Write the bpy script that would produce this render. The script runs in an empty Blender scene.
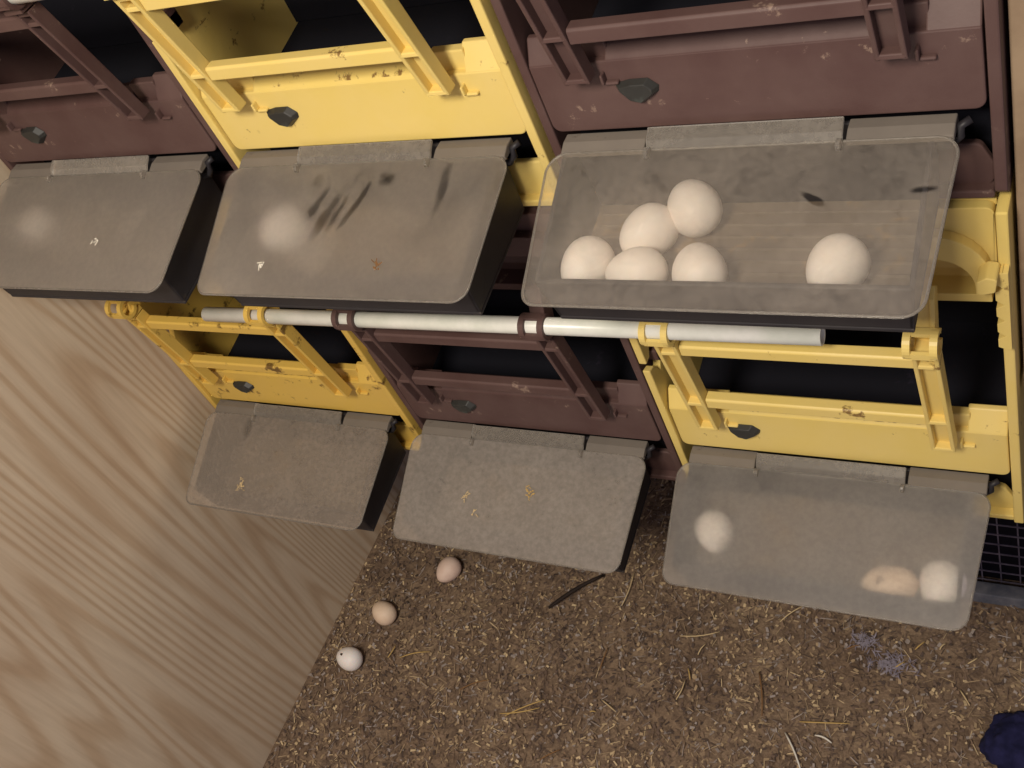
import bpy, bmesh, math, random
from mathutils import Vector, Matrix, noise as mn
random.seed(7)
SC = bpy.context.scene
COL = SC.collection
S = 0.4            # one nest box pitch in metres
H = 1.2275         # height of one row, in pitches
ZF = 2.2           # floor lies this many pitches below the datum of the lower row
def W(x, y, z): return Vector((x*S, y*S, (z+ZF)*S))

# ------------------------------------------------------------ camera, light, exposure
cam_data = bpy.data.cameras.new('camera')
cam = bpy.data.objects.new('camera', cam_data); COL.objects.link(cam)
R = [[0.86505658, 0.35759133, -0.35186013], [0.0650419, -0.77539506, -0.62811786], [-0.49744011, 0.52047184, -0.69401902]]
right, down, fwd = (Vector(r) for r in R)
M = Matrix((right, -down, -fwd)).transposed().to_4x4()
M.translation = W(3.24609, -1.82048, 1.92965)
cam.matrix_world = M
cam_data.sensor_width = 36.0
cam_data.lens = 1094.44/1024*36.0
cam_data.clip_start = 0.02
SC.camera = cam

world = bpy.data.worlds.new('world'); SC.world = world
world.use_nodes = True
bg = world.node_tree.nodes['Background']
bg.inputs['Color'].default_value = (0.92, 0.84, 1.0, 1)
bg.inputs['Strength'].default_value = 0.20

def area(name, loc, target, size, power, color):
    d = bpy.data.lights.new(name, 'AREA'); d.size = size; d.energy = power; d.color = color
    o = bpy.data.objects.new(name, d); COL.objects.link(o)
    o.location = loc
    o.rotation_euler = (Vector(target)-Vector(loc)).to_track_quat('-Z', 'Y').to_euler()
    return o
area('coop_lamp', (0.95, -1.25, 2.25), (0.75, -0.05, 0.6), 0.35, 25, (1.0, 0.905, 0.77))

SC.view_settings.view_transform = 'Standard'
SC.view_settings.look = 'None'
SC.view_settings.gamma = 1.0
SC.view_settings.use_curve_mapping = False
SC.view_settings.exposure = 0.45

# ------------------------------------------------------------ materials
def srgb(r, g, b):
    return tuple(((c/255)/12.92 if c/255 <= .04045 else ((c/255+.055)/1.055)**2.4) for c in (r, g, b)) + (1,)
def nodes_of(name):
    m = bpy.data.materials.new(name); m.use_nodes = True
    nt = m.node_tree; nt.nodes.clear()
    return m, nt, nt.nodes, nt.links
def N(nt, t, **kw):
    n = nt.nodes.new(t)
    for k, v in kw.items():
        if k in n.inputs.keys() if hasattr(n.inputs, 'keys') else False: n.inputs[k].default_value = v
        else: setattr(n, k, v)
    return n
def ramp(nt, fac, stops):
    r = nt.nodes.new('ShaderNodeValToRGB'); e = r.color_ramp.elements
    while len(e) < len(stops): e.new(.5)
    for el, (p, c) in zip(e, stops): el.position = p; el.color = c if len(c) == 4 else tuple(c)+(1,)
    nt.links.new(fac, r.inputs[0]); return r
def noise(nt, scale, detail=4, rough=.55, vec=None, dist=0):
    n = nt.nodes.new('ShaderNodeTexNoise'); n.inputs['Scale'].default_value = scale
    n.inputs['Detail'].default_value = detail; n.inputs['Roughness'].default_value = rough; n.inputs['Distortion'].default_value = dist
    if vec is None:
        tc = nt.nodes.new('ShaderNodeTexCoord'); vec = tc.outputs['Object']
    nt.links.new(vec, n.inputs['Vector']); return n
def mixc(nt, fac, a, b):
    m = nt.nodes.new('ShaderNodeMix'); m.data_type = 'RGBA'
    if isinstance(fac, (int, float)): m.inputs[0].default_value = fac
    else: nt.links.new(fac, m.inputs[0])
    for s, v in ((6, a), (7, b)):
        if isinstance(v, tuple): m.inputs[s].default_value = v
        else: nt.links.new(v, m.inputs[s])
    return m.outputs[2]
def bump(nt, fac, strength, dist):
    b = nt.nodes.new('ShaderNodeBump'); b.inputs['Strength'].default_value = strength; b.inputs['Distance'].default_value = dist
    nt.links.new(fac, b.inputs['Height']); return b.outputs[0]
def plastic(name, base, dirt, dust, rough=.42, dirt_lo=.62, dirt_hi=.70, dust_amt=.35, band=None):
    """moulded plastic with dust film and specks of dirt"""
    m, nt, ns, ln = nodes_of(name)
    n1 = noise(nt, 9, 5, .6); n2 = noise(nt, 60, 5, .7); n3 = noise(nt, 22, 3)
    dustf = ramp(nt, n1.outputs[0], [(.35, (0, 0, 0)), (.75, (dust_amt,)*3)])
    c = mixc(nt, dustf.outputs[0], base, dust)
    mul = nt.nodes.new('ShaderNodeMath'); mul.operation = 'MULTIPLY'
    ln.new(n2.outputs[0], mul.inputs[0]); ln.new(n3.outputs[0], mul.inputs[1])
    if band:      # grime collects along the top of the front board and on the rungs
        tc = ns.new('ShaderNodeTexCoord'); sp = ns.new('ShaderNodeSeparateXYZ'); ln.new(tc.outputs['Object'], sp.inputs[0])
        for (z0, w, amt) in band:
            a = ns.new('ShaderNodeMath'); a.operation = 'COMPARE'; a.inputs[1].default_value = z0; a.inputs[2].default_value = w
            ln.new(sp.outputs[2], a.inputs[0])
            b = ns.new('ShaderNodeMath'); b.operation = 'MULTIPLY_ADD'; b.inputs[1].default_value = amt
            ln.new(a.outputs[0], b.inputs[0]); ln.new(mul.outputs[0], b.inputs[2]); mul = b
    d = ramp(nt, mul.outputs[0], [(dirt_lo*.6, (0, 0, 0)), (dirt_hi*.6, (.85,)*3)])
    c = mixc(nt, d.outputs[0], c, dirt)
    p = ns.new('ShaderNodeBsdfPrincipled'); ln.new(c, p.inputs['Base Color'])
    p.inputs['Roughness'].default_value = rough
    p.inputs['Specular IOR Level'].default_value = .35
    ln.new(bump(nt, n2.outputs[0], .15, .002), p.inputs['Normal'])
    o = ns.new('ShaderNodeOutputMaterial'); ln.new(p.outputs[0], o.inputs[0])
    return m
MY = plastic('yellow_plastic', srgb(222, 196, 110), srgb(105, 70, 35), srgb(226, 204, 150), dirt_lo=.66, dirt_hi=.74, band=[(.1775, .0055, .09), (.328, .006, .05), (.226, .006, .035)])
MYD = plastic('dirty_yellow_plastic', srgb(216, 180, 84), srgb(80, 52, 30), srgb(200, 165, 100), dirt_lo=.57, dirt_hi=.68, band=[(.1775, .0055, .09), (.328, .006, .05), (.226, .006, .035)])
MB = plastic('brown_plastic', srgb(80, 57, 54), srgb(140, 118, 104), srgb(112, 92, 86), dust_amt=.5, rough=.55)
MBLK = plastic('black_plastic', srgb(34, 32, 36), srgb(90, 80, 70), srgb(60, 56, 56), rough=.5)
MTRAY = plastic('dark_tray_plastic', srgb(38, 36, 40), srgb(70, 62, 55), srgb(62, 58, 56), rough=.55, dust_amt=.5)
MTRAYIN = plastic('dusty_tray_liner', srgb(92, 82, 72), srgb(140, 116, 80), srgb(128, 114, 96), rough=.8, dust_amt=.7, dirt_lo=.5, dirt_hi=.62)
MDUST = plastic('dust_coated_grey_plastic', srgb(106, 99, 91), srgb(80, 70, 62), srgb(142, 132, 120), rough=.7)
MMAT = plastic('navy_nest_mat', srgb(9, 9, 20), srgb(30, 26, 40), srgb(14, 13, 28), rough=.95, dust_amt=.3)
MPLUG = plastic('rubber_plug', srgb(38, 36, 34), srgb(60, 64, 60), srgb(70, 72, 68), rough=.45, dust_amt=.5)

def simple(name, col, rough=.6, ns_scale=None, col2=None, bmp=0, spec=.3, sss=0):
    m, nt, ns, ln = nodes_of(name)
    p = ns.new('ShaderNodeBsdfPrincipled'); p.inputs['Roughness'].default_value = rough
    p.inputs['Specular IOR Level'].default_value = spec
    if ns_scale:
        n = noise(nt, ns_scale, 5, .6)
        r = ramp(nt, n.outputs[0], [(.38, col), (.66, col2 or col)])
        ln.new(r.outputs[0], p.inputs['Base Color'])
        if bmp: ln.new(bump(nt, n.outputs[0], bmp, .003), p.inputs['Normal'])
    else: p.inputs['Base Color'].default_value = col
    if sss:
        p.inputs['Subsurface Weight'].default_value = sss
        p.inputs['Subsurface Radius'].default_value = (.01, .006, .004)
    o = ns.new('ShaderNodeOutputMaterial'); ln.new(p.outputs[0], o.inputs[0])
    return m
MPVC = simple('white_pvc', srgb(214, 216, 204), .32, 18, srgb(236, 234, 226), spec=.5)
MEGG = simple('white_eggshell', srgb(252, 246, 240), .5, 40, srgb(250, 240, 232), .1, .35, .1)
MEGGC = simple('cream_eggshell', srgb(240, 216, 190), .55, 40, srgb(232, 204, 176), .1)
MEGGP = simple('pinkish_eggshell', srgb(232, 206, 188), .55, 40, srgb(222, 192, 174), .1)
MSPOT = simple('dried_droppings', srgb(70, 52, 40), .9, 60, srgb(120, 100, 70), .3)
MWIRE = simple('dusty_wire', srgb(128, 120, 134), .55, 40, srgb(92, 86, 102))
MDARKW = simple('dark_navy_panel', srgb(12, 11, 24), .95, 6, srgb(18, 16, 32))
MPLANK = simple('grey_blue_dusty_board', srgb(84, 88, 100), .9, 30, srgb(124, 124, 130), .4)
MPOST = simple('tan_timber', srgb(158, 136, 110), .75, 12, srgb(134, 112, 90), .2)
MSTICK = simple('dark_stick', srgb(34, 26, 22), .8, 30, srgb(54, 42, 34), .4)
MLUMP = simple('dark_blue_matte', srgb(16, 17, 48), .95, 40, srgb(36, 36, 74), .6)
MQUILL = simple('white_quill', srgb(226, 220, 206), .6)
MFEATH = simple('grey_down', srgb(160, 152, 162), .9, 80, srgb(128, 120, 132), .2)
STRAW = [simple('straw_gold', srgb(196, 164, 100), .6), simple('straw_pale', srgb(206, 182, 138), .6), simple('straw_brown', srgb(136, 100, 62), .7)]

def wood():
    m, nt, ns, ln = nodes_of('plywood')
    tc = ns.new('ShaderNodeTexCoord'); mp = ns.new('ShaderNodeMapping')
    ln.new(tc.outputs['Object'], mp.inputs[0])
    mp.inputs['Scale'].default_value = (1, 1, .07)
    mp.inputs['Rotation'].default_value = (math.radians(6), 0, 0)
    n0 = noise(nt, 3.6, 1.5, .35, mp.outputs[0], .15)
    # growth rings: sine of a smooth field gives cathedral grain
    mul = ns.new('ShaderNodeMath'); mul.operation = 'MULTIPLY'; mul.inputs[1].default_value = 300
    ln.new(n0.outputs[0], mul.inputs[0])
    sn = ns.new('ShaderNodeMath'); sn.operation = 'SINE'; ln.new(mul.outputs[0], sn.inputs[0])
    mr = ns.new('ShaderNodeMapRange'); mr.inputs[1].default_value = -1; mr.inputs[2].default_value = 1
    ln.new(sn.outputs[0], mr.inputs[0])
    r = ramp(nt, mr.outputs[0], [(.0, srgb(216, 198, 172)), (.6, srgb(211, 191, 164)), (.95, srgb(199, 175, 146))])
    mp2 = ns.new('ShaderNodeMapping'); ln.new(tc.outputs['Object'], mp2.inputs[0]); mp2.inputs['Scale'].default_value = (1, 1, .06)
    n2 = noise(nt, 130, 4, .6, mp2.outputs[0])
    r2 = ramp(nt, n2.outputs[0], [(.35, (.90, .89, .88)), (.6, (1, 1, 1))])
    n3 = noise(nt, 4, 3); r3 = ramp(nt, n3.outputs[0], [(.3, (.88, .85, .84)), (.65, (1, 1, 1))])
    def mult(a, b):
        x = ns.new('ShaderNodeMix'); x.data_type = 'RGBA'; x.blend_type = 'MULTIPLY'; x.inputs[0].default_value = 1
        ln.new(a, x.inputs[6]); ln.new(b, x.inputs[7]); return x.outputs[2]
    c = mult(mult(r.outputs[0], r2.outputs[0]), r3.outputs[0])
    p = ns.new('ShaderNodeBsdfPrincipled'); ln.new(c, p.inputs['Base Color']); p.inputs['Roughness'].default_value = .75
    p.inputs['Specular IOR Level'].default_value = .2
    ln.new(bump(nt, n2.outputs[0], .2, .001), p.inputs['Normal'])
    o = ns.new('ShaderNodeOutputMaterial'); ln.new(p.outputs[0], o.inputs[0]); return m
MWOOD = wood()

def litter():
    m, nt, ns, ln = nodes_of('trodden_litter')
    n1 = noise(nt, 7, 4); n2 = noise(nt, 120, 6, .75); v = ns.new('ShaderNodeTexVoronoi'); v.inputs['Scale'].default_value = 95
    tc = ns.new('ShaderNodeTexCoord'); ln.new(tc.outputs['Object'], v.inputs['Vector'])
    a = ramp(nt, n2.outputs[0], [(.3, srgb(92, 76, 64)), (.5, srgb(142, 120, 98)), (.72, srgb(186, 162, 132))])
    b = ramp(nt, v.outputs['Color'], [(.2, srgb(100, 80, 64)), (.8, srgb(176, 150, 120))])
    c = mixc(nt, .45, a.outputs[0], b.outputs[0])
    r = ramp(nt, n1.outputs[0], [(.35, (.70, .66, .66)), (.65, (1, 1, 1))])
    x = ns.new('ShaderNodeMix'); x.data_type = 'RGBA'; x.blend_type = 'MULTIPLY'; x.inputs[0].default_value = 1
    ln.new(c, x.inputs[6]); ln.new(r.outputs[0], x.inputs[7])
    p = ns.new('ShaderNodeBsdfPrincipled'); ln.new(x.outputs[2], p.inputs['Base Color']); p.inputs['Roughness'].default_value = .95
    ln.new(bump(nt, n2.outputs[0], .8, .006), p.inputs['Normal'])
    o = ns.new('ShaderNodeOutputMaterial'); ln.new(p.outputs[0], o.inputs[0]); return m
MLIT = litter()

def lid_material(name, clear, smears=(), seed=0, tone=(168, 158, 144), blur=0.0):
    """translucent plastic lid with a film of dust; smears = wiped streaks (x, y, rx, ry, angle, strength) in lid metres"""
    m, nt, ns, ln = nodes_of(name)
    tc = ns.new('ShaderNodeTexCoord'); mp = ns.new('ShaderNodeMapping'); mp.inputs['Location'].default_value = (seed*3.1, seed*1.7, seed)
    ln.new(tc.outputs['Object'], mp.inputs[0])
    n1 = noise(nt, 14, 5, .6, mp.outputs[0], .8); n2 = noise(nt, 160, 3, .6, mp.outputs[0]); n3 = noise(nt, 38, 4, .65, mp.outputs[0], 1.5)
    f = ramp(nt, n1.outputs[0], [(.3, (clear**.5+.05,)*3), (.7, (clear**.5-.05,)*3)])
    g = ramp(nt, n3.outputs[0], [(.56, (0, 0, 0)), (.72, (.06,)*3)])
    add = ns.new('ShaderNodeMath'); add.operation = 'ADD'; ln.new(f.outputs[0], add.inputs[0]); ln.new(g.outputs[0], add.inputs[1])
    fac = add.outputs[0]
    sx = ns.new('ShaderNodeSeparateXYZ'); ln.new(tc.outputs['Object'], sx.inputs[0])
    def mt(op, a, b=None):
        n = ns.new('ShaderNodeMath'); n.operation = op
        for i, v in enumerate((a, b)):
            if v is None: continue
            if isinstance(v, (int, float)): n.inputs[i].default_value = v
            else: ln.new(v, n.inputs[i])
        return n.outputs[0]
    for (x, y, rx, ry, an, st) in smears:
        ca, sa = math.cos(an), math.sin(an)
        dx = mt('SUBTRACT', sx.outputs[0], x); dy = mt('SUBTRACT', sx.outputs[1], y)
        u = mt('ADD', mt('MULTIPLY', dx, ca/rx), mt('MULTIPLY', dy, sa/rx))
        v = mt('ADD', mt('MULTIPLY', dx, -sa/ry), mt('MULTIPLY', dy, ca/ry))
        d = mt('ADD', mt('MULTIPLY', u, u), mt('MULTIPLY', v, v))
        d = mt('ADD', d, mt('MULTIPLY', mt('SUBTRACT', n3.outputs[0], .5), 2.2))
        k = mt('MAXIMUM', mt('SUBTRACT', 1.0, d), 0.0)
        fac = mt('ADD', fac, mt('MULTIPLY', k, st))
    c = ramp(nt, n2.outputs[0], [(.35, srgb(*[int(t*.90) for t in tone])), (.65, srgb(*tone))])
    d = ns.new('ShaderNodeBsdfDiffuse'); ln.new(c.outputs[0], d.inputs[0])
    tl = ns.new('ShaderNodeBsdfTranslucent'); ln.new(c.outputs[0], tl.inputs[0])
    md = ns.new('ShaderNodeMixShader'); md.inputs[0].default_value = .55; ln.new(d.outputs[0], md.inputs[1]); ln.new(tl.outputs[0], md.inputs[2])
    t = ns.new('ShaderNodeBsdfTransparent'); t.inputs[0].default_value = (.98, .97, .95, 1)
    if blur:
        rf = ns.new('ShaderNodeBsdfRefraction'); rf.inputs['IOR'].default_value = 1.25; rf.inputs['Roughness'].default_value = .32
        rf.inputs['Color'].default_value = (.98, .97, .95, 1)
        mb = ns.new('ShaderNodeMixShader'); mb.inputs[0].default_value = blur; ln.new(t.outputs[0], mb.inputs[1]); ln.new(rf.outputs[0], mb.inputs[2]); t = mb
    mx = ns.new('ShaderNodeMixShader'); ln.new(fac, mx.inputs[0]); ln.new(md.outputs[0], mx.inputs[1]); ln.new(t.outputs[0], mx.inputs[2])
    gl = ns.new('ShaderNodeBsdfGlossy'); gl.inputs['Roughness'].default_value = .35
    fr = ns.new('ShaderNodeFresnel'); fr.inputs[0].default_value = 1.35
    m2 = ns.new('ShaderNodeMixShader'); ln.new(fr.outputs[0], m2.inputs[0]); ln.new(mx.outputs[0], m2.inputs[1]); ln.new(gl.outputs[0], m2.inputs[2])
    o = ns.new('ShaderNodeOutputMaterial'); ln.new(m2.outputs[0], o.inputs[0]); return m
MRIM = lid_material('clear_lid_edge', .40, (), 9, (200, 192, 180))

# ------------------------------------------------------------ geometry helpers
def link(name, bm, mats, parent=None, loc=None, bev=0, seg=2, smooth=False, ang=35):
    bmesh.ops.recalc_face_normals(bm, faces=bm.faces)
    me = bpy.data.meshes.new(name); bm.to_mesh(me); bm.free()
    if not isinstance(mats, (list, tuple)): mats = [mats]
    for m in mats: me.materials.append(m)
    o = bpy.data.objects.new(name, me); COL.objects.link(o)
    if parent is not None: o.parent = parent
    if loc is not None: o.location = loc
    if bev:
        b = o.modifiers.new('bevel', 'BEVEL'); b.width = bev; b.segments = seg; b.limit_method = 'ANGLE'; b.angle_limit = math.radians(ang)
    if smooth:
        for p in me.polygons: p.use_smooth = True
    return o
def box(bm, x0, x1, y0, y1, z0, z1, s=S):
    v = [bm.verts.new((x*s, y*s, z*s)) for x in (x0, x1) for y in (y0, y1) for z in (z0, z1)]
    for f in ((0, 1, 3, 2), (4, 6, 7, 5), (0, 4, 5, 1), (2, 3, 7, 6), (0, 2, 6, 4), (1, 5, 7, 3)):
        bm.faces.new([v[i] for i in f])
def prism(bm, pts, axis, a0, a1, s=S):
    """extrude 2-D polygon: axis x -> pts are (y,z); axis y -> (x,z); axis z -> (x,y)"""
    def P(p, a):
        if axis == 'x': q = (a, p[0], p[1])
        elif axis == 'y': q = (p[0], a, p[1])
        else: q = (p[0], p[1], a)
        return bm.verts.new((q[0]*s, q[1]*s, q[2]*s))
    A = [P(p, a0) for p in pts]; B = [P(p, a1) for p in pts]; n = len(pts)
    bm.faces.new(A); bm.faces.new(B[::-1])
    for i in range(n): bm.faces.new((A[i], A[(i+1) % n], B[(i+1) % n], B[i]))
def tube(bm, pts, r, n=10, cap=True):
    """round tube through points (metres); r number or list"""
    rings = []
    for i, p in enumerate(pts):
        p = Vector(p)
        a = Vector(pts[max(i-1, 0)]); b = Vector(pts[min(i+1, len(pts)-1)])
        d = (b-a).normalized(); up = Vector((0, 0, 1)) if abs(d.z) < .9 else Vector((1, 0, 0))
        u = d.cross(up).normalized(); v = d.cross(u)
        rr = r[i] if isinstance(r, (list, tuple)) else r
        rings.append([bm.verts.new(p+(u*math.cos(t)+v*math.sin(t))*rr) for t in (2*math.pi*k/n for k in range(n))])
    for A, B in zip(rings, rings[1:]):
        for k in range(n): bm.faces.new((A[k], A[(k+1) % n], B[(k+1) % n], B[k]))
    if cap: bm.faces.new(rings[0]); bm.faces.new(rings[-1][::-1])
def rounded(poly, radii, n=6):
    out = []; m = len(poly)
    for i, p in enumerate(poly):
        r = radii[i] if isinstance(radii, (list, tuple)) else radii
        if r <= 0: out.append(tuple(p)); continue
        p = Vector(p); a = (Vector(poly[i-1])-p).normalized(); b = (Vector(poly[(i+1) % m])-p).normalized()
        h = a.angle(b)/2; t = r/math.tan(h); c = p+(a+b).normalized()*(r/math.sin(h))
        s0 = p+a*t-c; s1 = p+b*t-c
        a0 = math.atan2(s0.y, s0.x); a1 = math.atan2(s1.y, s1.x); d = (a1-a0+math.pi) % (2*math.pi)-math.pi
        for k in range(n+1):
            q = a0+d*k/n; out.append((c.x+r*math.cos(q), c.y+r*math.sin(q)))
    return out
def empty(name, loc, label=None, cat=None, group=None):
    o = bpy.data.objects.new(name, None); COL.objects.link(o); o.location = loc; o.empty_display_size = .05
    if label: tag(o, label, cat, group)
    return o
def tag(o, label, cat, group=None, kind=None):
    o['label'] = label; o['category'] = cat
    if group: o['group'] = group
    if kind: o['kind'] = kind
    return o
def structure(o): o['kind'] = 'structure'; return o

# ------------------------------------------------------------ the setting
bm = bmesh.new(); box(bm, -.55, 4.6, -3.8, 1.35, -.25, 0)
floor = structure(link('floor', bm, MLIT, loc=(0, 0, 0)))
bm = bmesh.new(); box(bm, -.13, -.08, -3.8, 1.3, 0, 5.2)
structure(link('wall_left', bm, MWOOD))
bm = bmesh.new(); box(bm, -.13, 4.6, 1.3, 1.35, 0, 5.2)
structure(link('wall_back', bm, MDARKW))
bm = bmesh.new(); box(bm, -.08, 4.6, .48, .53, 1.19, 5.2); box(bm, 2.3, 4.6, .505, .53, 0, 1.19)  # low dark sheet behind the mesh is added to stand for the shade there
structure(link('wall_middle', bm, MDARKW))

# ------------------------------------------------------------ nest boxes
Z0 = .975           # root lies at the underside of the box
def make_nest(c, row, kind, label):
    """one nest box: kind 'yellow' or 'brown'; local coordinates in pitches with z measured in the lower row datum"""
    root = empty('nest_box', W(c, -.0*row, H*row-Z0), label, 'nest box', 'nest boxes in two rows of three')
    yel = kind == 'yellow'
    m = MY if yel else MB
    if yel and row == 0: m = MYD if c == 0 else MY
    def L(z): return z+Z0
    # side panels with a notched front edge
    fy = -.018 if yel else -.004
    for side in (0, 1):
        x0, x1 = ((.0, .024) if side == 0 else (.962, .987))
        pts = [(fy+.03, -.975), (.47, -.975), (.47, .235), (fy, .235)]
        if side == 0:
            pts += [(fy, -.335), (fy+.03, -.335), (fy+.058, -.29), (fy+.088, -.335), (fy+.088, -.375), (fy+.058, -.42), (fy+.03, -.375), (fy, -.365)]
        pts += [(fy, -.945)]
        bm = bmesh.new(); prism(bm, [(y, L(z)) for y, z in pts], 'x', x0, x1)
        if side == 1 and c < 2:   # tab that hooks into the neighbour
            box(bm, .987, 1.045, fy+.036, fy+.08, L(-.375), L(-.335))
            box(bm, 1.032, 1.045, fy+.036, fy+.08, L(-.375), L(-.318))
        link('side_panel', bm, m, root, bev=.0016)
    # front board
    bm = bmesh.new()
    outl = rounded([(.028, L(-.733)), (.958, L(-.733)), (.958, L(-.55)), (.028, L(-.55))], [.022, .022, 0.004, 0.004])
    prism(bm, outl, 'y', -.006, .03)
    for a, b, zt in ((.028, .125, -.500), (.212, .770, -.515), (.862, .958, -.492)):
        prism(bm, [(-.006, L(-.552)), (.030, L(zt)), (.046, L(zt)), (.046, L(-.56)), (.03, L(-.56))], 'x', a, b)
    box(bm, .125, .218, .012, .04, L(-.56), L(-.50)); box(bm, .775, .868, .012, .04, L(-.56), L(-.50))
    for x in (.198, .843):      # catches beside the perch arms
        box(bm, x, x+.007, -.026, -.004, L(-.60), L(-.575)); box(bm, x, x+.036, -.018, -.004, L(-.606), L(-.598))
    link('front_board', bm, m, root, bev=.0018)
    # plug in the board
    bm = bmesh.new()
    base = [(.225, -.600), (.262, -.592), (.305, -.592), (.326, -.613), (.322, -.628), (.282, -.655), (.250, -.645), (.226, -.612)]
    cx, cz = .275, -.626
    dx_ = -.03 if (c, row) == (2, 0) else -.006
    base = [(x+dx_, z-.008) for x, z in base]; cx += dx_
    A = [bm.verts.new((x*S, -.006*S, L(z)*S)) for x, z in base]
    B = [bm.verts.new(((cx+(x-cx)*.72)*S, -.024*S, L(cz+(z-cz)*.72)*S)) for x, z in base]
    n = len(base)
    for i in range(n): bm.faces.new((A[i], A[(i+1) % n], B[(i+1) % n], B[i]))
    bm.faces.new(B); bm.faces.new(A[::-1])
    o = link('plug', bm, MPLUG, root, bev=.0008); o['label'] = 'small black plug set in the front board'
    # skirt below the board, behind the tray
    bm = bmesh.new()
    prism(bm, rounded([(.028, L(-.968)), (.958, L(-.968)), (.958, L(-.900)), (.935, L(-.850)), (.06, L(-.850)), (.028, L(-.900))], [.03, .03, .01, .02, .02, .01]), 'y', .034, .052)
    prism(bm, rounded([(.026, L(-.975)), (.960, L(-.975)), (.960, L(-.955)), (.026, L(-.955))], [.006]*4), 'y', .008, .052)
    link('lower_skirt', bm, m, root, bev=.0015)
    # sloping nest mat, dark plate standing for the shade below it, back and roof
    bm = bmesh.new(); prism(bm, [(.055, L(-.695)), (.465, L(-.645)), (.465, L(-.675)), (.055, L(-.725))], 'x', .026, .960); box(bm, .026, .960, .10, .112, L(-.965), L(-.715))
    link('nest_mat_and_shade', bm, MMAT, root)['label'] = 'dark navy nest mat with a dark plate below it standing for shade'
    bm = bmesh.new(); box(bm, .026, .960, .455, .47, L(-.64), L(.22)); link('back_panel', bm, MMAT, root)
    # hood over the opening with a rounded arch band
    bm = bmesh.new()
    def arch(xl, xr, zt, r, zb, n=8):
        pts = [(xl, zb)]
        for k in range(n+1): t = math.pi-k*math.pi/2/n; pts.append((xl+r+r*math.cos(t), zt-r+r*math.sin(t)))
        for k in range(n+1): t = math.pi/2-k*math.pi/2/n; pts.append((xr-r+r*math.cos(t), zt-r+r*math.sin(t)))
        pts.append((xr, zb)); return pts
    inner = arch(.070, .915, .110, .085, .0); outer = arch(.032, .948, .172, .125, .0)
    def strip(bm, P, Q, y0, y1, y2, y3):
        """curved band between arches P (inner) and Q (outer): inner edge y0 back y1, outer edge y2 back y3"""
        n = len(P)
        a = [bm.verts.new((x*S, y0*S, L(z)*S)) for x, z in P]; b = [bm.verts.new((x*S, y2*S, L(z)*S)) for x, z in Q]
        a2 = [bm.verts.new((x*S, y1*S, L(z)*S)) for x, z in P]; b2 = [bm.verts.new((x*S, y3*S, L(z)*S)) for x, z in Q]
        for i in range(n-1):
            bm.faces.new((a[i], a[i+1], b[i+1], b[i])); bm.faces.new((a2[i], b2[i], b2[i+1], a2[i+1]))
            bm.faces.new((a[i], a2[i], a2[i+1], a[i+1])); bm.faces.new((b[i], b[i+1], b2[i+1], b2[i]))
        bm.faces.new((a[0], b[0], b2[0], a2[0])); bm.faces.new((a[-1], a2[-1], b2[-1], b[-1]))
    strip(bm, inner, outer, -.030, .05, -.022, .05)
    # plate above the arch
    tp = arch(.028, .958, .230, .02, -.02); strip(bm, outer, tp, .004, .03, .004, .03)
    # concave throat under the arch, lip at the bottom
    prof = [(.065, .105), (.062, .06), (.045, .01), (.012, -.012), (-.02, -.022), (-.02, -.030), (.02, -.024), (.058, 0.0), (.075, .06), (.078, .105)]
    prism(bm, [(y, L(z)) for y, z in prof], 'x', .060, .925)
    box(bm, .026, .960, .03, .455, L(.215), L(.232)); box(bm, .032, .948, -.028, .03, L(-.024), L(.0))
    link('hood', bm, m, root, bev=.001)
    # perch frame
    pf = empty('perch_frame', (0, 0, 0)); pf.parent = root
    PY, PZ = (-.158, -.110) if row else (-.125, -.062)          # perch pipe axis
    by, bz = -.028, -.562
    R1 = -.198 if row else (-.155 if c == 2 else -.170)
    R2 = -.432 if row else -.420
    def line(z): return by+(PY+.035-by)*(z-bz)/(PZ-bz)     # rear face of the arm
    for side, (x0, x1) in enumerate(((.135, .196), (.780, .840))):
        bm = bmesh.new(); t = .011; zt = PZ-.053
        D = .040
        for a, b in ((x0, x0+t), (x1-t, x1)):      # flanges
            prism(bm, [(line(bz)-D*.9, L(bz-.004)), (line(bz)+.002, L(bz-.004)), (line(zt)+.006, L(zt)), (line(zt)-D, L(zt))], 'x', a, b)
        prism(bm, [(line(bz)-.012, L(bz)), (line(bz), L(bz)), (line(zt), L(zt)), (line(zt)-.012, L(zt))], 'x', x0+.003, x1-.003)   # web
        for z in (bz+.006, R2, R1-.008, PZ-.063):   # cross ribs
            prism(bm, [(line(z)-D+.002, L(z-.006)), (line(z), L(z-.006)), (line(z), L(z+.006)), (line(z)-D+.003, L(z+.006))], 'x', x0+.003, x1-.003)
        # link rising from the clip to the hood
        prism(bm, [(PY+.005, L(PZ-.03)), (PY+.05, L(PZ-.058)), (-.03, L(.03)), (-.05, L(.05)), (-.075, L(.03))], 'x', x1-.016, x1-.004)
        prism(bm, [(PY+.02, L(PZ)), (PY+.045, L(PZ-.04)), (-.035, L(.03)), (-.06, L(.03))], 'x', x0+.006, x1-.006)
        link('arm', bm, m, pf, bev=.0011)
        # clip
        bm = bmesh.new()
        def jaw(a, b, g0=-25, g1=25, ro=.037, ri=.0254):
            n = 22; st = math.radians(g1); en = math.radians(360+g0)
            o_, i_ = [], []
            for k in range(n+1):
                q = st+(en-st)*k/n
                o_.append((PY+ro*math.cos(q), L(PZ+ro*math.sin(q)))); i_.append((PY+ri*math.cos(q), L(PZ+ri*math.sin(q))))
            for k in range(n):
                prism(bm, [o_[k], o_[k+1], i_[k+1], i_[k]], 'x', a, b)
        jaw(x0-.008, x0+.009); jaw(x1-.009, x1+.008)
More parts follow.
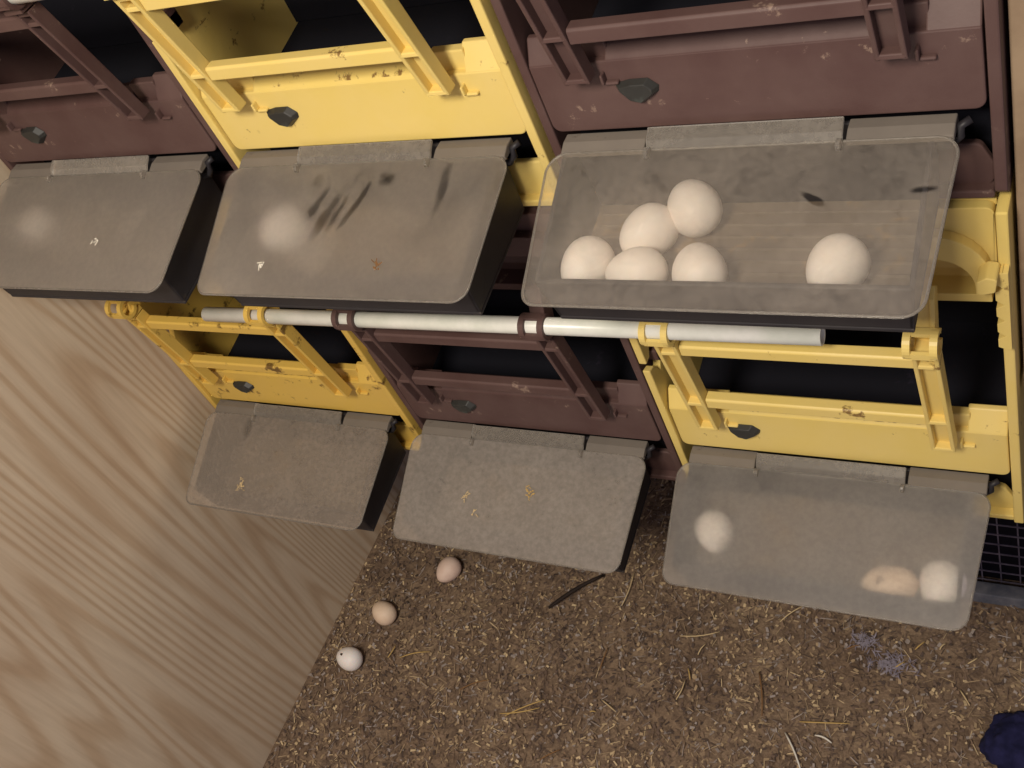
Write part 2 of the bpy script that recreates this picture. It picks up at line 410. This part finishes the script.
        # bars that tie the jaws together above and below the pipe
        for q in (66, 88, 190, 212):
            qq = math.radians(q); cy, cz_ = PY+.031*math.cos(qq), PZ+.031*math.sin(qq)
            box(bm, x0-.002, x1+.002, cy-.0055, cy+.0055, L(cz_-.0055), L(cz_+.0055))
        box(bm, x0-.002, x1+.002, PY-.01, PY+.045, L(PZ-.048), L(PZ-.030))
        bmesh.ops.remove_doubles(bm, verts=bm.verts, dist=1e-6)
        link('pipe_clip', bm, m, pf)
    for z in (R1, R2):
        bm = bmesh.new(); y = line(z)
        prism(bm, [(y-.031, L(z-.019)), (y-.031, L(z+.012)), (y-.026, L(z+.017)), (y+.003, L(z+.017)), (y+.003, L(z+.009)), (y-.022, L(z+.007)), (y-.022, L(z-.019))], 'x', .197, .788)
        link('rung', bm, m, pf, bev=.0009)
    return root

boxes = {}
boxes[0, 1] = make_nest(0, 1, 'brown', 'dusty brown plastic nest box at the left end of the upper row')
boxes[1, 1] = make_nest(1, 1, 'yellow', 'bright yellow plastic nest box in the upper row between two brown ones')
boxes[2, 1] = make_nest(2, 1, 'brown', 'brown plastic nest box right of the bright yellow one, above the six egg tray')
boxes[0, 0] = make_nest(0, 0, 'yellow', 'soiled yellow plastic nest box low against the plywood wall')
boxes[1, 0] = make_nest(1, 0, 'brown', 'brown plastic nest box in the lower row between two yellow ones')
boxes[2, 0] = make_nest(2, 0, 'yellow', 'yellow plastic nest box at the right end of the lower row above wire mesh')
# ratchet strip and latch on the lower right box
r_ = boxes[2, 0]
bm = bmesh.new()
pts = [(.985, .085+Z0), (.985, -.165+Z0), (.974, -.165+Z0)]
z = -.165
while z < .055:
    pts += [(.957, z+.008+Z0), (.957, z+.034+Z0), (.974, z+.046+Z0)]; z += .052
pts += [(.972, .085+Z0)]
prism(bm, pts, 'y', -.045, -.018)
link('ratchet_strip', bm, MY, r_, bev=.001)
bm = bmesh.new()
prism(bm, rounded([(.925, .045+Z0), (.962, .055+Z0), (.968, .095+Z0), (.945, .10+Z0), (.925, .085+Z0)], .008, 3), 'y', -.075, -.02)
link('latch', bm, MY, r_, bev=.0015)

# ------------------------------------------------------------ egg trays
LX = dict(tl=.0238, tr=.9191, bl=.0377, br=.8897); LY0, LZ0, LY1, LZ1 = -.0555, -.7566, -.4084, -.8867
SL = (LZ0-LZ1)/(LY0-LY1)
def lidz(y): return LZ0+SL*(y-LY0)
def make_tray(c, row, lidmat, label):
    root = empty('egg_tray', W(c, 0, H*row-1.03), label, 'egg tray', 'dark trays with clear lids')
    def L(z): return z+1.03
    yb, yf = -.004, -.352; xl, xr = .055, .868
    def zb(y): return -.96+.11*y
    t = .011
    def wallprof(lower, upper_off, xs, mat=None): pass
    bm = bmesh.new()
    # shell: left, right, front, back walls and floor (walls draw in slightly towards the bottom)
    def quadwall(p):  # 8 corners outer/inner
        v = [bm.verts.new((x*S, y*S, L(z)*S)) for x, y, z in p]
        for f in ((0, 1, 2, 3), (4, 7, 6, 5), (0, 4, 5, 1), (1, 5, 6, 2), (2, 6, 7, 3), (3, 7, 4, 0)): bm.faces.new([v[i] for i in f])
    g = .006; d = .014
    top = lambda y: lidz(y)-g
    # left / right
    quadwall([(xl, yb, top(yb)), (xl, yf, top(yf)), (xl+d, yf+d, zb(yf)), (xl+d, yb, zb(yb)), (xl+t, yb, top(yb)), (xl+t, yf, top(yf)), (xl+d+t, yf+d, zb(yf)), (xl+d+t, yb, zb(yb))])
    quadwall([(xr, yb, top(yb)), (xr, yf, top(yf)), (xr-d, yf+d, zb(yf)), (xr-d, yb, zb(yb)), (xr-t, yb, top(yb)), (xr-t, yf, top(yf)), (xr-d-t, yf+d, zb(yf)), (xr-d-t, yb, zb(yb))])
    # front / back
    quadwall([(xl, yf, top(yf)), (xr, yf, top(yf)), (xr-d, yf+d, zb(yf)), (xl+d, yf+d, zb(yf)), (xl, yf+t, top(yf+t)), (xr, yf+t, top(yf+t)), (xr-d, yf+d+t, zb(yf)), (xl+d, yf+d+t, zb(yf))])
    quadwall([(xl, yb, top(yb)), (xr, yb, top(yb)), (xr-d, yb, zb(yb)), (xl+d, yb, zb(yb)), (xl, yb-t, top(yb)), (xr, yb-t, top(yb)), (xr-d, yb-t, zb(yb)), (xl+d, yb-t, zb(yb))])
    quadwall([(xl+d, yb, zb(yb)-t), (xr-d, yb, zb(yb)-t), (xr-d, yf+d, zb(yf)-t), (xl+d, yf+d, zb(yf)-t), (xl+d, yb, zb(yb)), (xr-d, yb, zb(yb)), (xr-d, yf+d, zb(yf)), (xl+d, yf+d, zb(yf))])
    link('tray_body', bm, MTRAY, root, bev=.0012)
    # liner with low ribs that the eggs roll on
    bm = bmesh.new()
    prism(bm, [(yb-t, L(zb(yb)+.001)), (yf+d+t, L(zb(yf)+.001)), (yf+d+t, L(zb(yf)+.007)), (yb-t, L(zb(yb)+.007))], 'x', xl+d+t, xr-d-t)
    for k in range(9):
        y = -.04-k*.034
        prism(bm, [(y, L(zb(y)+.006)), (y-.010, L(zb(y)+.005)), (y-.005, L(zb(y)+.010))], 'x', xl+.04, xr-.04)
    link('tray_liner', bm, MTRAYIN, root)
    # hinge blocks
    for a, b, nm in ((.055, .262, 0), (.700, .905, 1)):
        bm = bmesh.new()
        prism(bm, [(-.001, L(-.742)), (-.032, L(-.742)), (-.058, L(-.752)), (-.058, L(-.767)), (-.001, L(-.764))], 'x', a, b)
        link('hinge_block', bm, MDUST, root, bev=.0012)
    # little black hook at the back corner
    bm = bmesh.new()
    tube(bm, [Vector((x*S, y*S, L(z)*S)) for x, y, z in ((.868, -.03, -.80), (.893, -.03, -.795), (.912, -.03, -.775), (.912, -.025, -.755), (.93, -.015, -.748))], .0035, 8)
    link('hinge_hook', bm, MBLK, root, smooth=True)
    # lid: local frame origin at hinge line centre
    ca = math.hypot(LY0-LY1, LZ0-LZ1)
    lr = empty('lid', (0, LY0*S, L(LZ0)*S)); lr.parent = root
    lr.rotation_euler = (math.atan2(-(LZ1-LZ0), -(LY1-LY0)), 0, 0)
    poly = [(LX['bl'], -ca), (LX['br'], -ca), (LX['tr'], 0), (LX['tl'], 0)]
    rp = rounded(poly, [.035, .045, .04, .05], 8)
    bm = bmesh.new()
    # outline with the raised tab left and right of centre
    prism(bm, rp, 'z', 0, .005)
    o = link('lid_sheet', bm, lidmat, lr, bev=.0006, seg=1)
    bm = bmesh.new()
    pp = [Vector((x*S, y*S, .0025*S)) for x, y in rp]; pp.append(pp[0])
    tube(bm, pp, .0032*S, 6, cap=False); link('lid_rim', bm, MRIM, lr, smooth=True)
    bm = bmesh.new()   # hinge tab standing up at the back edge with rounded nubs at its ends
    prism(bm, [(.0, .001), (.0, .006), (.014, .018), (.046, .022), (.046, .014), (.02, .009)], 'x', .268, .694)
    for x in (.268, .684): prism(bm, [(-.012+.013*math.cos(k*math.pi/6), .010+.013*math.sin(k*math.pi/6)) for k in range(12)], 'x', x, x+.010)
    link('hinge_tab', bm, MRIM, lr, bev=.0006, seg=1)
    return root
PI = math.pi
lidm = {
 (0, 1): lid_material('frosted_lid_hazy', .55, [], 1, (226, 214, 200), .5),
 (1, 1): lid_material('frosted_lid_smeared', .60, [(.148, -.048, .030, .006, 1.1, .22), (.164, -.062, .034, .008, 1.15, .25), (.178, -.058, .024, .005, 1.2, .22), (.196, -.055, .026, .005, 1.05, .25), (.206, -.035, .02, .004, 1.2, .2), (.30, -.03, .035, .007, 1.5, .2), (.14, -.02, .01, .012, 0, .15), (.23, -.02, .012, .01, 0, .2)], 2, (226, 214, 200), .5),
 (2, 1): lid_material('clear_lid_scratched', .66, [(.262, -.052, .014, .004, -.5, .3), (.345, -.045, .012, .003, .1, .25)], 3, (226, 214, 200)),
 (0, 0): lid_material('frosted_lid_dusty', .46, [(.1, -.02, .01, .02, 0, .15)], 4, (222, 208, 194)),
 (1, 0): lid_material('frosted_lid_opaque', .36, [], 5, (222, 212, 202)),
 (2, 0): lid_material('frosted_lid_soft', .58, [], 6, (226, 218, 210), .3),
}
trays = {}
trays[0, 1] = make_tray(0, 1, lidm[0, 1], 'egg tray with cloudy lid under the upper left brown nest box, one faint egg inside')
trays[1, 1] = make_tray(1, 1, lidm[1, 1], 'egg tray with smeared lid under the upper yellow nest box, one egg inside')
trays[2, 1] = make_tray(2, 1, lidm[2, 1], 'large clear-lidded egg tray holding six white eggs, upper right')
trays[0, 0] = make_tray(0, 0, lidm[0, 0], 'empty dusty egg tray with see-through lid edge beside the plywood wall')
trays[1, 0] = make_tray(1, 0, lidm[1, 0], 'empty grey-lidded egg tray with straw bits on it, middle of the lower row')
trays[2, 0] = make_tray(2, 0, lidm[2, 0], 'egg tray with milky lid holding three eggs, lower right')

# ------------------------------------------------------------ eggs
def egg_mesh(bm, ln, wd, n=28, m=18):
    rings = []
    for i in range(1, m):
        t = math.pi*i/m; x = -math.cos(t)*ln/2; r = wd/2*math.sin(t)*(1-.16*math.cos(t)*-1*-1)
        rings.append([bm.verts.new((x, r*math.cos(q), r*math.sin(q))) for q in (2*math.pi*k/n for k in range(n))])
    a = bm.verts.new((-ln/2, 0, 0)); b = bm.verts.new((ln/2, 0, 0))
    for A, B in zip(rings, rings[1:]):
        for k in range(n): bm.faces.new((A[k], A[(k+1) % n], B[(k+1) % n], B[k]))
    for k in range(n): bm.faces.new((a, rings[0][(k+1) % n], rings[0][k])); bm.faces.new((b, rings[-1][k], rings[-1][(k+1) % n]))
def egg(loc, yaw, label, group, ln=.056, wd=.046, mat=MEGG, pitch=0, spot=None):
    bm = bmesh.new(); egg_mesh(bm, ln, wd)
    o = link('egg', bm, mat, loc=loc, smooth=True); o.rotation_euler = (0, pitch, yaw)
    tag(o, label, 'egg', group)
    if spot:      # dried mark on the shell
        bm = bmesh.new()
        x0, ang, rr = spot
        for k in range(9):
            x = x0+random.uniform(-1, 1)*rr; a = ang+random.uniform(-1, 1)*rr/.023
            t = math.acos(max(-1, min(1, -x/(ln/2)))); r = wd/2*math.sin(t)*(1-.16*math.cos(t))
            p = Vector((x, r*math.cos(a), r*math.sin(a)))
            mm = Matrix.Translation(p)@Matrix.Scale(random.uniform(.0009, .0019), 4)
            bmesh.ops.create_icosphere(bm, subdivisions=1, radius=1, matrix=mm)
        s = link('dirt_mark', bm, MSPOT, o, smooth=True); s['label'] = 'small dark mark on the shell'
    return o
def tray_z(y, row, r): return (-.96+.11*y+.009+r)+H*row
G1 = 'white eggs in the upper right tray'; G2 = 'eggs in the lower right tray'; G3 = 'eggs lying on the litter floor'
def tegg(x, y, row, yaw, label, group=None, **k):
    wd = k.get('wd', .047); k.setdefault('wd', .047); k.setdefault('ln', .057)
    return egg(W(x, y, tray_z(y, row, wd/2/S)), yaw, label, group, **k)
tegg(2.348, -.083, 1, -1.0, 'white egg at the back of the upper right tray, highest of the six', G1, wd=.048, ln=.060)
tegg(2.258, -.155, 1, .9, 'white egg in the upper right tray just below the topmost egg', G1)
tegg(2.134, -.252, 1, 1.3, 'leftmost white egg against the front of the upper right tray', G1)
tegg(2.263, -.272, 1, .1, 'white egg in the middle of the front trio in the upper right tray', G1)
tegg(2.407, -.262, 1, -1.2, 'right egg of the front trio in the upper right tray', G1)
tegg(2.696, -.249, 1, 1.2, 'lone white egg at the right side of the upper right tray', G1, wd=.048)
tegg(1.185, -.148, 1, 1.2, 'single blurred white egg under the smeared lid of the upper middle tray', wd=.048)
tegg(.152, -.134, 1, .4, 'faint egg hardly visible under the cloudy lid of the upper left tray')
tegg(2.139, -.199, 0, 1.9, 'egg lying alone at the left of the lower right tray', G2)
tegg(2.672, -.280, 0, .1, 'cream egg with a dark curved mark, middle of the lower right tray', G2, mat=MEGGC, ln=.062, wd=.044, spot=(-.006, 1.9, .006))
tegg(2.808, -.262, 0, 1.4, 'bright white egg in the right corner of the lower right tray', G2, wd=.048)
def fegg(x, y, yaw, label, mat, **k):
    return egg(W(x, y, -2.2)+Vector((0, 0, .0225)), yaw, label, G3, mat=mat, ln=.054, wd=.043, **k)
fegg(.444, .100, 1.2, 'pinkish egg on the litter floor farthest back, under the middle tray', MEGGP)
fegg(.205, -.175, -.4, 'cream egg on the litter floor between the two other floor eggs', MEGGC)
fegg(.137, -.430, -.1, 'pale floor egg with a dark spot, nearest the plywood wall', MEGG, spot=(-.004, 1.75, .0025))

# ------------------------------------------------------------ perch pipes
def pipe(x0, x1, y, z0, z1, label):
    bm = bmesh.new(); n = 24; a = W(x0, y, z0); b = W(x1, y, z1); L_ = (b-a)
    r, ri = .0245*S, .019*S
    d = L_.normalized(); u = Vector((0, 1, 0)); v = d.cross(u)
    R_ = []
    for p, rr in ((a, ri), (a, r), (b, r), (b, ri)):
        R_.append([bm.verts.new(p-a+(u*math.cos(2*PI*k/n)+v*math.sin(2*PI*k/n))*rr) for k in range(n)])
    for i in range(4):
        A, B = R_[i], R_[(i+1) % 4]
        for k in range(n): bm.faces.new((A[k], A[(k+1) % n], B[(k+1) % n], B[k]))
    o = link('perch_pipe', bm, MPVC, loc=a)
    for f in o.data.polygons: f.use_smooth = abs((f.normal).dot(d)) < .5
    tag(o, label, 'pipe')
pipe(.568, 2.588, -.125, -.074, -.050, 'long white plastic perch pipe clipped along the front of the lower nest boxes')
pipe(-.03, 2.95, -.158, -.110+H, -.110+H, 'white perch pipe across the upper row, seen only at the top left corner')

# ------------------------------------------------------------ timber at the right, wire mesh, ground board
t = empty('timber_frame', W(3.03, .2, -2.2), 'tan timber post with cross rail at the right edge beside the nest boxes', 'frame')
def loc_(o): return o
bm = bmesh.new(); box(bm, -.035, .025, -.16, -.08, 1.86, 4.6); link('post', bm, MPOST, t, bev=.002)
bm = bmesh.new(); box(bm, -.035, .60, -.17, -.05, 1.79, 1.86); link('cross_rail', bm, MPOST, t, bev=.002)
bm = bmesh.new(); box(bm, .54, .60, -.05, .03, 0, 4.6); link('outer_post', bm, MPOST, t, bev=.002)

bm = bmesh.new(); w_ = .0011; X0, X1, Zt = 2.35, 4.4, 1.17; step = .068
k = 0; x = X0
while x <= X1:
    box(bm, x-.0022, x+.0022, -.003, .0014, 0.01, Zt); x += step
z = .03
while z < Zt:
    box(bm, X0, X1, -.006, -.0016, z-.0022, z+.0022); z += step
o = link('wire_mesh', bm, MWIRE, loc=W(0, .48, -2.2)); tag(o, 'square wire mesh panel standing behind and below the nest boxes', 'wire mesh')
bm = bmesh.new(); prism(bm, rounded([(0, 0), (.075, 0), (.07, .05), (.01, .055)], .006, 3), 'x', 2.45, 4.3)
o = link('ground_board', bm, MPLANK, loc=W(0, .385, -2.2), bev=.002); tag(o, 'dusty grey-blue board on the ground along the foot of the wire mesh', 'board')

# ------------------------------------------------------------ litter on the floor
chipm = [simple('litter_'+n, srgb(*c), .9) for n, c in (('dark', (88, 74, 66)), ('brown', (134, 112, 92)), ('tan', (172, 148, 116)), ('pale', (208, 184, 144)), ('grey', (160, 148, 140)), ('umber', (114, 95, 82)))]
bm = bmesh.new()
rng = random.Random(3)
for i in range(42000):
    x = rng.uniform(-.07, 3.52); y = rng.uniform(-1.9, 1.0)
    if x > 2.3 and y > .44: continue
    if rng.random() < .70: l, w = rng.uniform(.003, .010), rng.uniform(.002, .0055)
    else: l, w = rng.uniform(.010, .026), rng.uniform(.0007, .0017)
    a = rng.uniform(0, PI); z = rng.uniform(.0008, .007)
    p = Vector((x*S, y*S, z)); u = Vector((math.cos(a), math.sin(a), rng.uniform(-.3, .3)))*l/2
    v = Vector((-math.sin(a), math.cos(a), rng.uniform(-.45, .45)))*w/2
    if p.x-l/2 < -.08*S+.001: continue
    q = [p-u-v*.8, p+u*.7-v, p+u+v*.6, p-u*.8+v]
    f = bm.faces.new([bm.verts.new(c) for c in q])
    k_ = mn.noise(Vector((x*2.2, y*2.2, 0)))+.5*mn.noise(Vector((x*6, y*6, 4)))
    f.material_index = rng.choices(range(6), (26, 22, 9, 2, 18, 30) if k_ > .12 else (10, 28, 20, 7, 12, 22))[0]
me = bpy.data.meshes.new('straw_litter'); bm.to_mesh(me); bm.free()
for m in chipm: me.materials.append(m)
o = bpy.data.objects.new('straw_litter', me); COL.objects.link(o)
tag(o, 'brown chopped straw and shavings strewn over the floor', 'litter', kind='stuff')

def stalk(x, y, ang, ln, r, mat, bend=.06, z=.009):
    bm = bmesh.new(); d = Vector((math.cos(ang), math.sin(ang), 0)); s = Vector((-d.y, d.x, 0))
    pts = [d*ln*(k/5-.5)+s*bend*ln*math.sin(PI*k/5)+Vector((0, 0, .002*math.sin(PI*k/5))) for k in range(6)]
    tube(bm, pts, [r*.7, r, r, r, r*.9, r*.6], 6)
    return link('straw_stalk', bm, mat, loc=W(x, y, -2.2)+Vector((0, 0, z)), smooth=True)
STALKS = [(1.053,-0.466,0.37,0.072,0), (1.071,-0.449,0.62,0.074,0), (1.373,-0.397,0.23,0.010,0), (1.717,0.032,0.31,0.068,1), (1.745,-0.034,1.23,0.023,1), (1.722,-0.150,-1.13,0.022,0), (2.026,-0.170,-1.27,0.074,2), (1.707,-0.224,1.44,0.037,1), (2.069,0.194,0.85,0.048,1), (2.290,-0.231,0.19,0.074,0), (2.759,-0.023,-0.92,0.027,1), (2.767,0.129,0.79,0.018,1), (2.922,-0.060,-0.24,0.033,1), (0.318,-0.338,1.42,0.028,0), (0.444,-0.330,0.40,0.060,0), (1.342,-0.162,1.55,0.042,2), (1.432,-0.357,-0.44,0.034,1), (1.341,0.180,1.56,0.069,1), (0.380,-0.869,-0.49,0.021,1), (2.575,0.152,0.93,0.020,0), (2.516,0.059,0.79,0.018,0), (2.656,0.164,1.03,0.014,1), (1.255,-0.613,0.71,0.037,2), (0.800,-0.402,0.55,0.057,2), (2.331,0.095,0.56,0.024,2)]
for x, y, a, ln, mi in STALKS:
    o = stalk(x, y, a, ln, .0011, STRAW[mi], rng.uniform(-.08, .08))
    tag(o, 'thin straw stalk lying loose on the brown litter floor', 'straw', 'loose straw stalks on the litter')
o = stalk(2.199, -.367, -.96, .06, .0015, MQUILL, .03, .011); o.name = 'feather_quill'; tag(o, 'long white quill on the litter near the bottom edge', 'quill')
o = stalk(2.299, -.297, -.23, .027, .0015, MQUILL, .08, .011); o.name = 'feather_quill'; tag(o, 'short white quill piece right of the long one on the litter', 'quill')
o = stalk(1.112, .117, .80, .115, .0038, MSTICK, .03, .014); o.name = 'stick'; tag(o, 'dark thin stick on the litter below the middle lower tray', 'stick')

def down(x, y, n, spread, label):
    bm = bmesh.new()
    for k in range(n):
        a = rng.uniform(0, 2*PI); l = rng.uniform(.005, .015); p = Vector((rng.gauss(0, spread), rng.gauss(0, spread*.6), rng.uniform(.005, .012)))
        d = Vector((math.cos(a), math.sin(a), rng.uniform(-.02, .12)))*l; s = Vector((-math.sin(a), math.cos(a), 0))*rng.uniform(.0004, .0012)
        v = [bm.verts.new(c) for c in (p-s*.4, p+d*.5-s, p+d, p+d*.5+s, p+s*.4)]; bm.faces.new(v)
    tag(link('downy_feather', bm, MFEATH, loc=W(x, y, -2.2)), label, 'feather')
down(2.486, .055, 170, .014, 'tuft of grey down on the litter in front of the lower right tray')
down(2.37, .13, 90, .011, 'small grey down wisp on the litter left of the larger tuft')

# uneven dark blue lump at the lower right corner
bm = bmesh.new()
bmesh.ops.create_icosphere(bm, subdivisions=5, radius=1)
for v in bm.verts:
    n = v.co.normalized(); k = 1+.28*mn.noise(n*1.7+Vector((3, 1, 2)))+.10*mn.noise(n*5)+.04*mn.noise(n*12)
    z = n.z*k*.028
    v.co = Vector((n.x*k*.044+.004*n.y, n.y*k*.046, max(z, -.012)))
o = link('dark_blue_lump', bm, MLUMP, loc=W(2.955, -.165, -2.2)+Vector((0, 0, .013)), smooth=True)
tag(o, 'dark blue uneven lump on the litter at the lower right corner', 'cloth')

# bits lying on the lids
def crumbs(c, row, x, y, n, spread, mat, label, straw=True):
    t = trays[c, row]; lid_ = [k for k in t.children if k.name.startswith('lid')][0]
    bm = bmesh.new()
    for k in range(n):
        px, py = rng.gauss(0, spread), rng.gauss(0, spread)
        if straw and k % 2:
            a = rng.uniform(0, PI); l = rng.uniform(.003, .007); d = Vector((math.cos(a), math.sin(a), 0))*l/2; p = Vector((px, py, .0008))
            tube(bm, [p-d, p+d], .0005, 5)
        else:
            bmesh.ops.create_icosphere(bm, subdivisions=1, radius=rng.uniform(.0006, .0016), matrix=Matrix.Translation((px, py, .0006)))
    th = lid_.rotation_euler[0]
    base = Vector(t.location)+Vector(lid_.location)
    loc = base+Matrix.Rotation(th, 3, 'X')@Vector((x, y, .006*S))
    o = link('litter_crumbs', bm, mat, loc=loc); o.rotation_euler = (th, 0, 0)
    tag(o, label, 'crumbs')
crumbs(1, 1, .2466, -.1155, 16, .0026, STRAW[2], 'brown crumb cluster on the smeared lid of the upper middle tray')
crumbs(1, 1, .099, -.118, 8, .0028, MQUILL, 'white crumbs at the front left of the smeared upper middle lid')
crumbs(0, 1, .2309, -.089, 8, .0026, MQUILL, 'pale crumbs on the lid of the upper left tray')
crumbs(0, 0, .121, -.1078, 22, .0036, STRAW[1], 'straw crumb cluster on the lid beside the plywood wall')
crumbs(1, 0, .2138, -.0624, 20, .0034, STRAW[0], 'yellow straw crumbs right of centre on the middle lower lid')
crumbs(1, 0, .119, -.0805, 12, .0036, STRAW[1], 'pale straw crumbs left of centre on the middle lower lid')
crumbs(1, 0, .137, -.1005, 6, .003, STRAW[1], 'few straw bits nearest the front of the middle lower lid')
